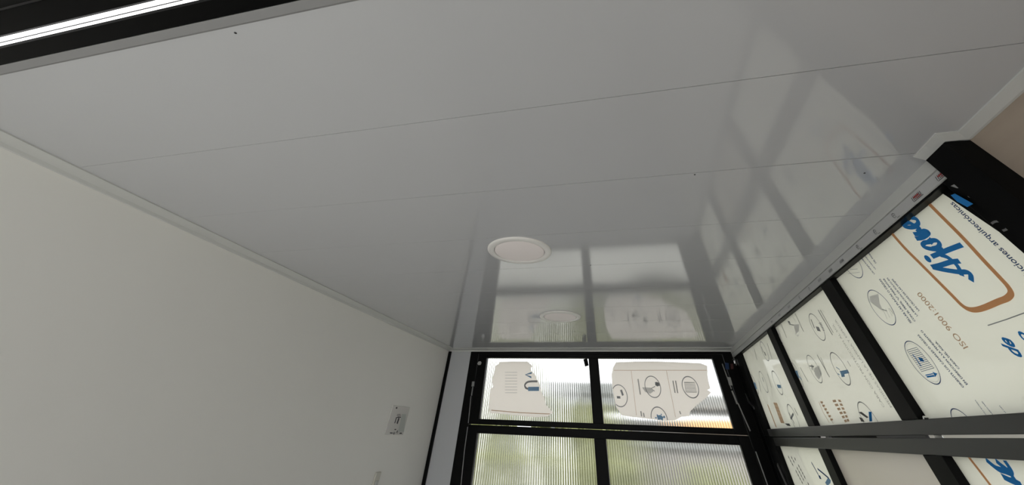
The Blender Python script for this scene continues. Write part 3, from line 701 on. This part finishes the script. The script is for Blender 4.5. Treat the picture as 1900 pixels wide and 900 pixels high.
# ================================================================== OUTSIDE
tag(box('ground', (-40, -40, -.16), (40, 60, -.10), M['ground']), 'garden ground outside the windows', 'ground', 'structure')
def blob(bm, c, r, n_leaf, leaf):
    ico = bmesh.ops.create_icosphere(bm, subdivisions=3, radius=1.0)['verts']
    for v in ico:
        d = v.co.normalized(); k = 1+.16*math.sin(d.x*7+c[0])+.14*math.sin(d.y*9+c[1])+.12*math.sin(d.z*8)
        v.co = Vector((c[0]+d.x*r[0]*k*.86, c[1]+d.y*r[1]*k*.86, c[2]+d.z*r[2]*k*.86))
    for _ in range(n_leaf):
        d = Vector((random.gauss(0, 1), random.gauss(0, 1), random.gauss(0, 1))).normalized()
        q = Vector((c[0]+d.x*r[0], c[1]+d.y*r[1], c[2]+d.z*r[2]))*1.0 + Vector([random.uniform(-.1, .1) for _ in range(3)])
        a = Vector([random.uniform(-1, 1) for _ in range(3)]).normalized(); b = a.orthogonal().normalized()
        l = leaf*random.uniform(.6, 1.2)
        bm.faces.new([bm.verts.new(q+a*l), bm.verts.new(q+b*l*.4), bm.verts.new(q-a*l), bm.verts.new(q-b*l*.4)])
def bush(x, y, r, h, label):
    root = tag(empty('bush', (x, y, -.1)), label, 'bush', group='bushes outside the far window')
    bm = bmesh.new(); blob(bm, (0, 0, h*.55), (r, r*.8, h*.5), 900, .10); obj('foliage', bm, M['leaf'], root)
    bm = bmesh.new(); add_lathe(bm, (0, 0, 0), [(.07, 0), (.05, h*.5)], 8); obj('stem', bm, M['bark'], root)
bush(-3.7, 9.5, 1.25, 2.35, 'green bush outside behind the lower left far pane, leftmost')
bush(-1.0, 10.2, 1.1, 2.25, 'green bush outside behind the lower left far pane, next to the mullion')
def tree(x, y, r, h, label):
    root = tag(empty('tree', (x, y, -.1)), label, 'tree', group='trees far outside the far window')
    bm = bmesh.new(); blob(bm, (0, 0, h-r), (r, r, r*.9), 1600, .16); obj('crown', bm, M['leaf'], root)
    bm = bmesh.new(); add_lathe(bm, (0, 0, 0), [(.16, 0), (.12, h-r)], 10); obj('trunk', bm, M['bark'], root)
tree(-7.2, 19, 1.7, 4.4, 'tree far outside behind the left edge of the upper left far pane')
tree(-3.6, 22, 1.5, 3.6, 'tree far outside behind the middle of the left far pane')
bush(1.3, 9.5, .8, 1.55, 'low green bush outside in front of the pale house wall')
gw = tag(empty('garden_wall', (1.2, 11, -.1)), 'low grey garden wall outside behind the lower right far pane', 'wall')
part('wall', (-.2, 11, -.1), (4.2, 11.2, 1.72), M['house'], gw, 0)
part('coping', (-.25, 10.95, 1.72), (4.25, 11.25, 1.80), M['roof'], gw, 0)
h = tag(empty('neighbour_house', (2.0, 18, -.1)), 'pale neighbouring house with low grey roof seen through the far window', 'house')
part('wall', (-1.6, 16, -.1), (7.5, 20, 2.25), M['house'], h, 0)
part('roof', (-2.4, 15.6, 2.55), (8.0, 20.5, 2.85), M['roof'], h, 0)
part('awning', (1.6, 15.2, 2.0), (5.0, 16, 2.28), M['orange'], h, 0)
part('window', (0.2, 15.96, .9), (1.3, 16.02, 1.8), M['glassdark'], h, 0)
pg = tag(empty('pergola', (-3, 12, -.1)), 'grey flat canopy outside the upper left far pane', 'canopy')
part('beam', (-2.35, 12, 2.62), (0.2, 13.5, 2.82), M['roof'], pg, 0)
part('post', (-2.3, 12.1, -.1), (-2.2, 12.2, 2.62), M['roof'], pg, 0)
part('post', (0.05, 13.1, -.1), (0.15, 13.2, 2.62), M['roof'], pg, 0)
bpy.context.view_layer.update()
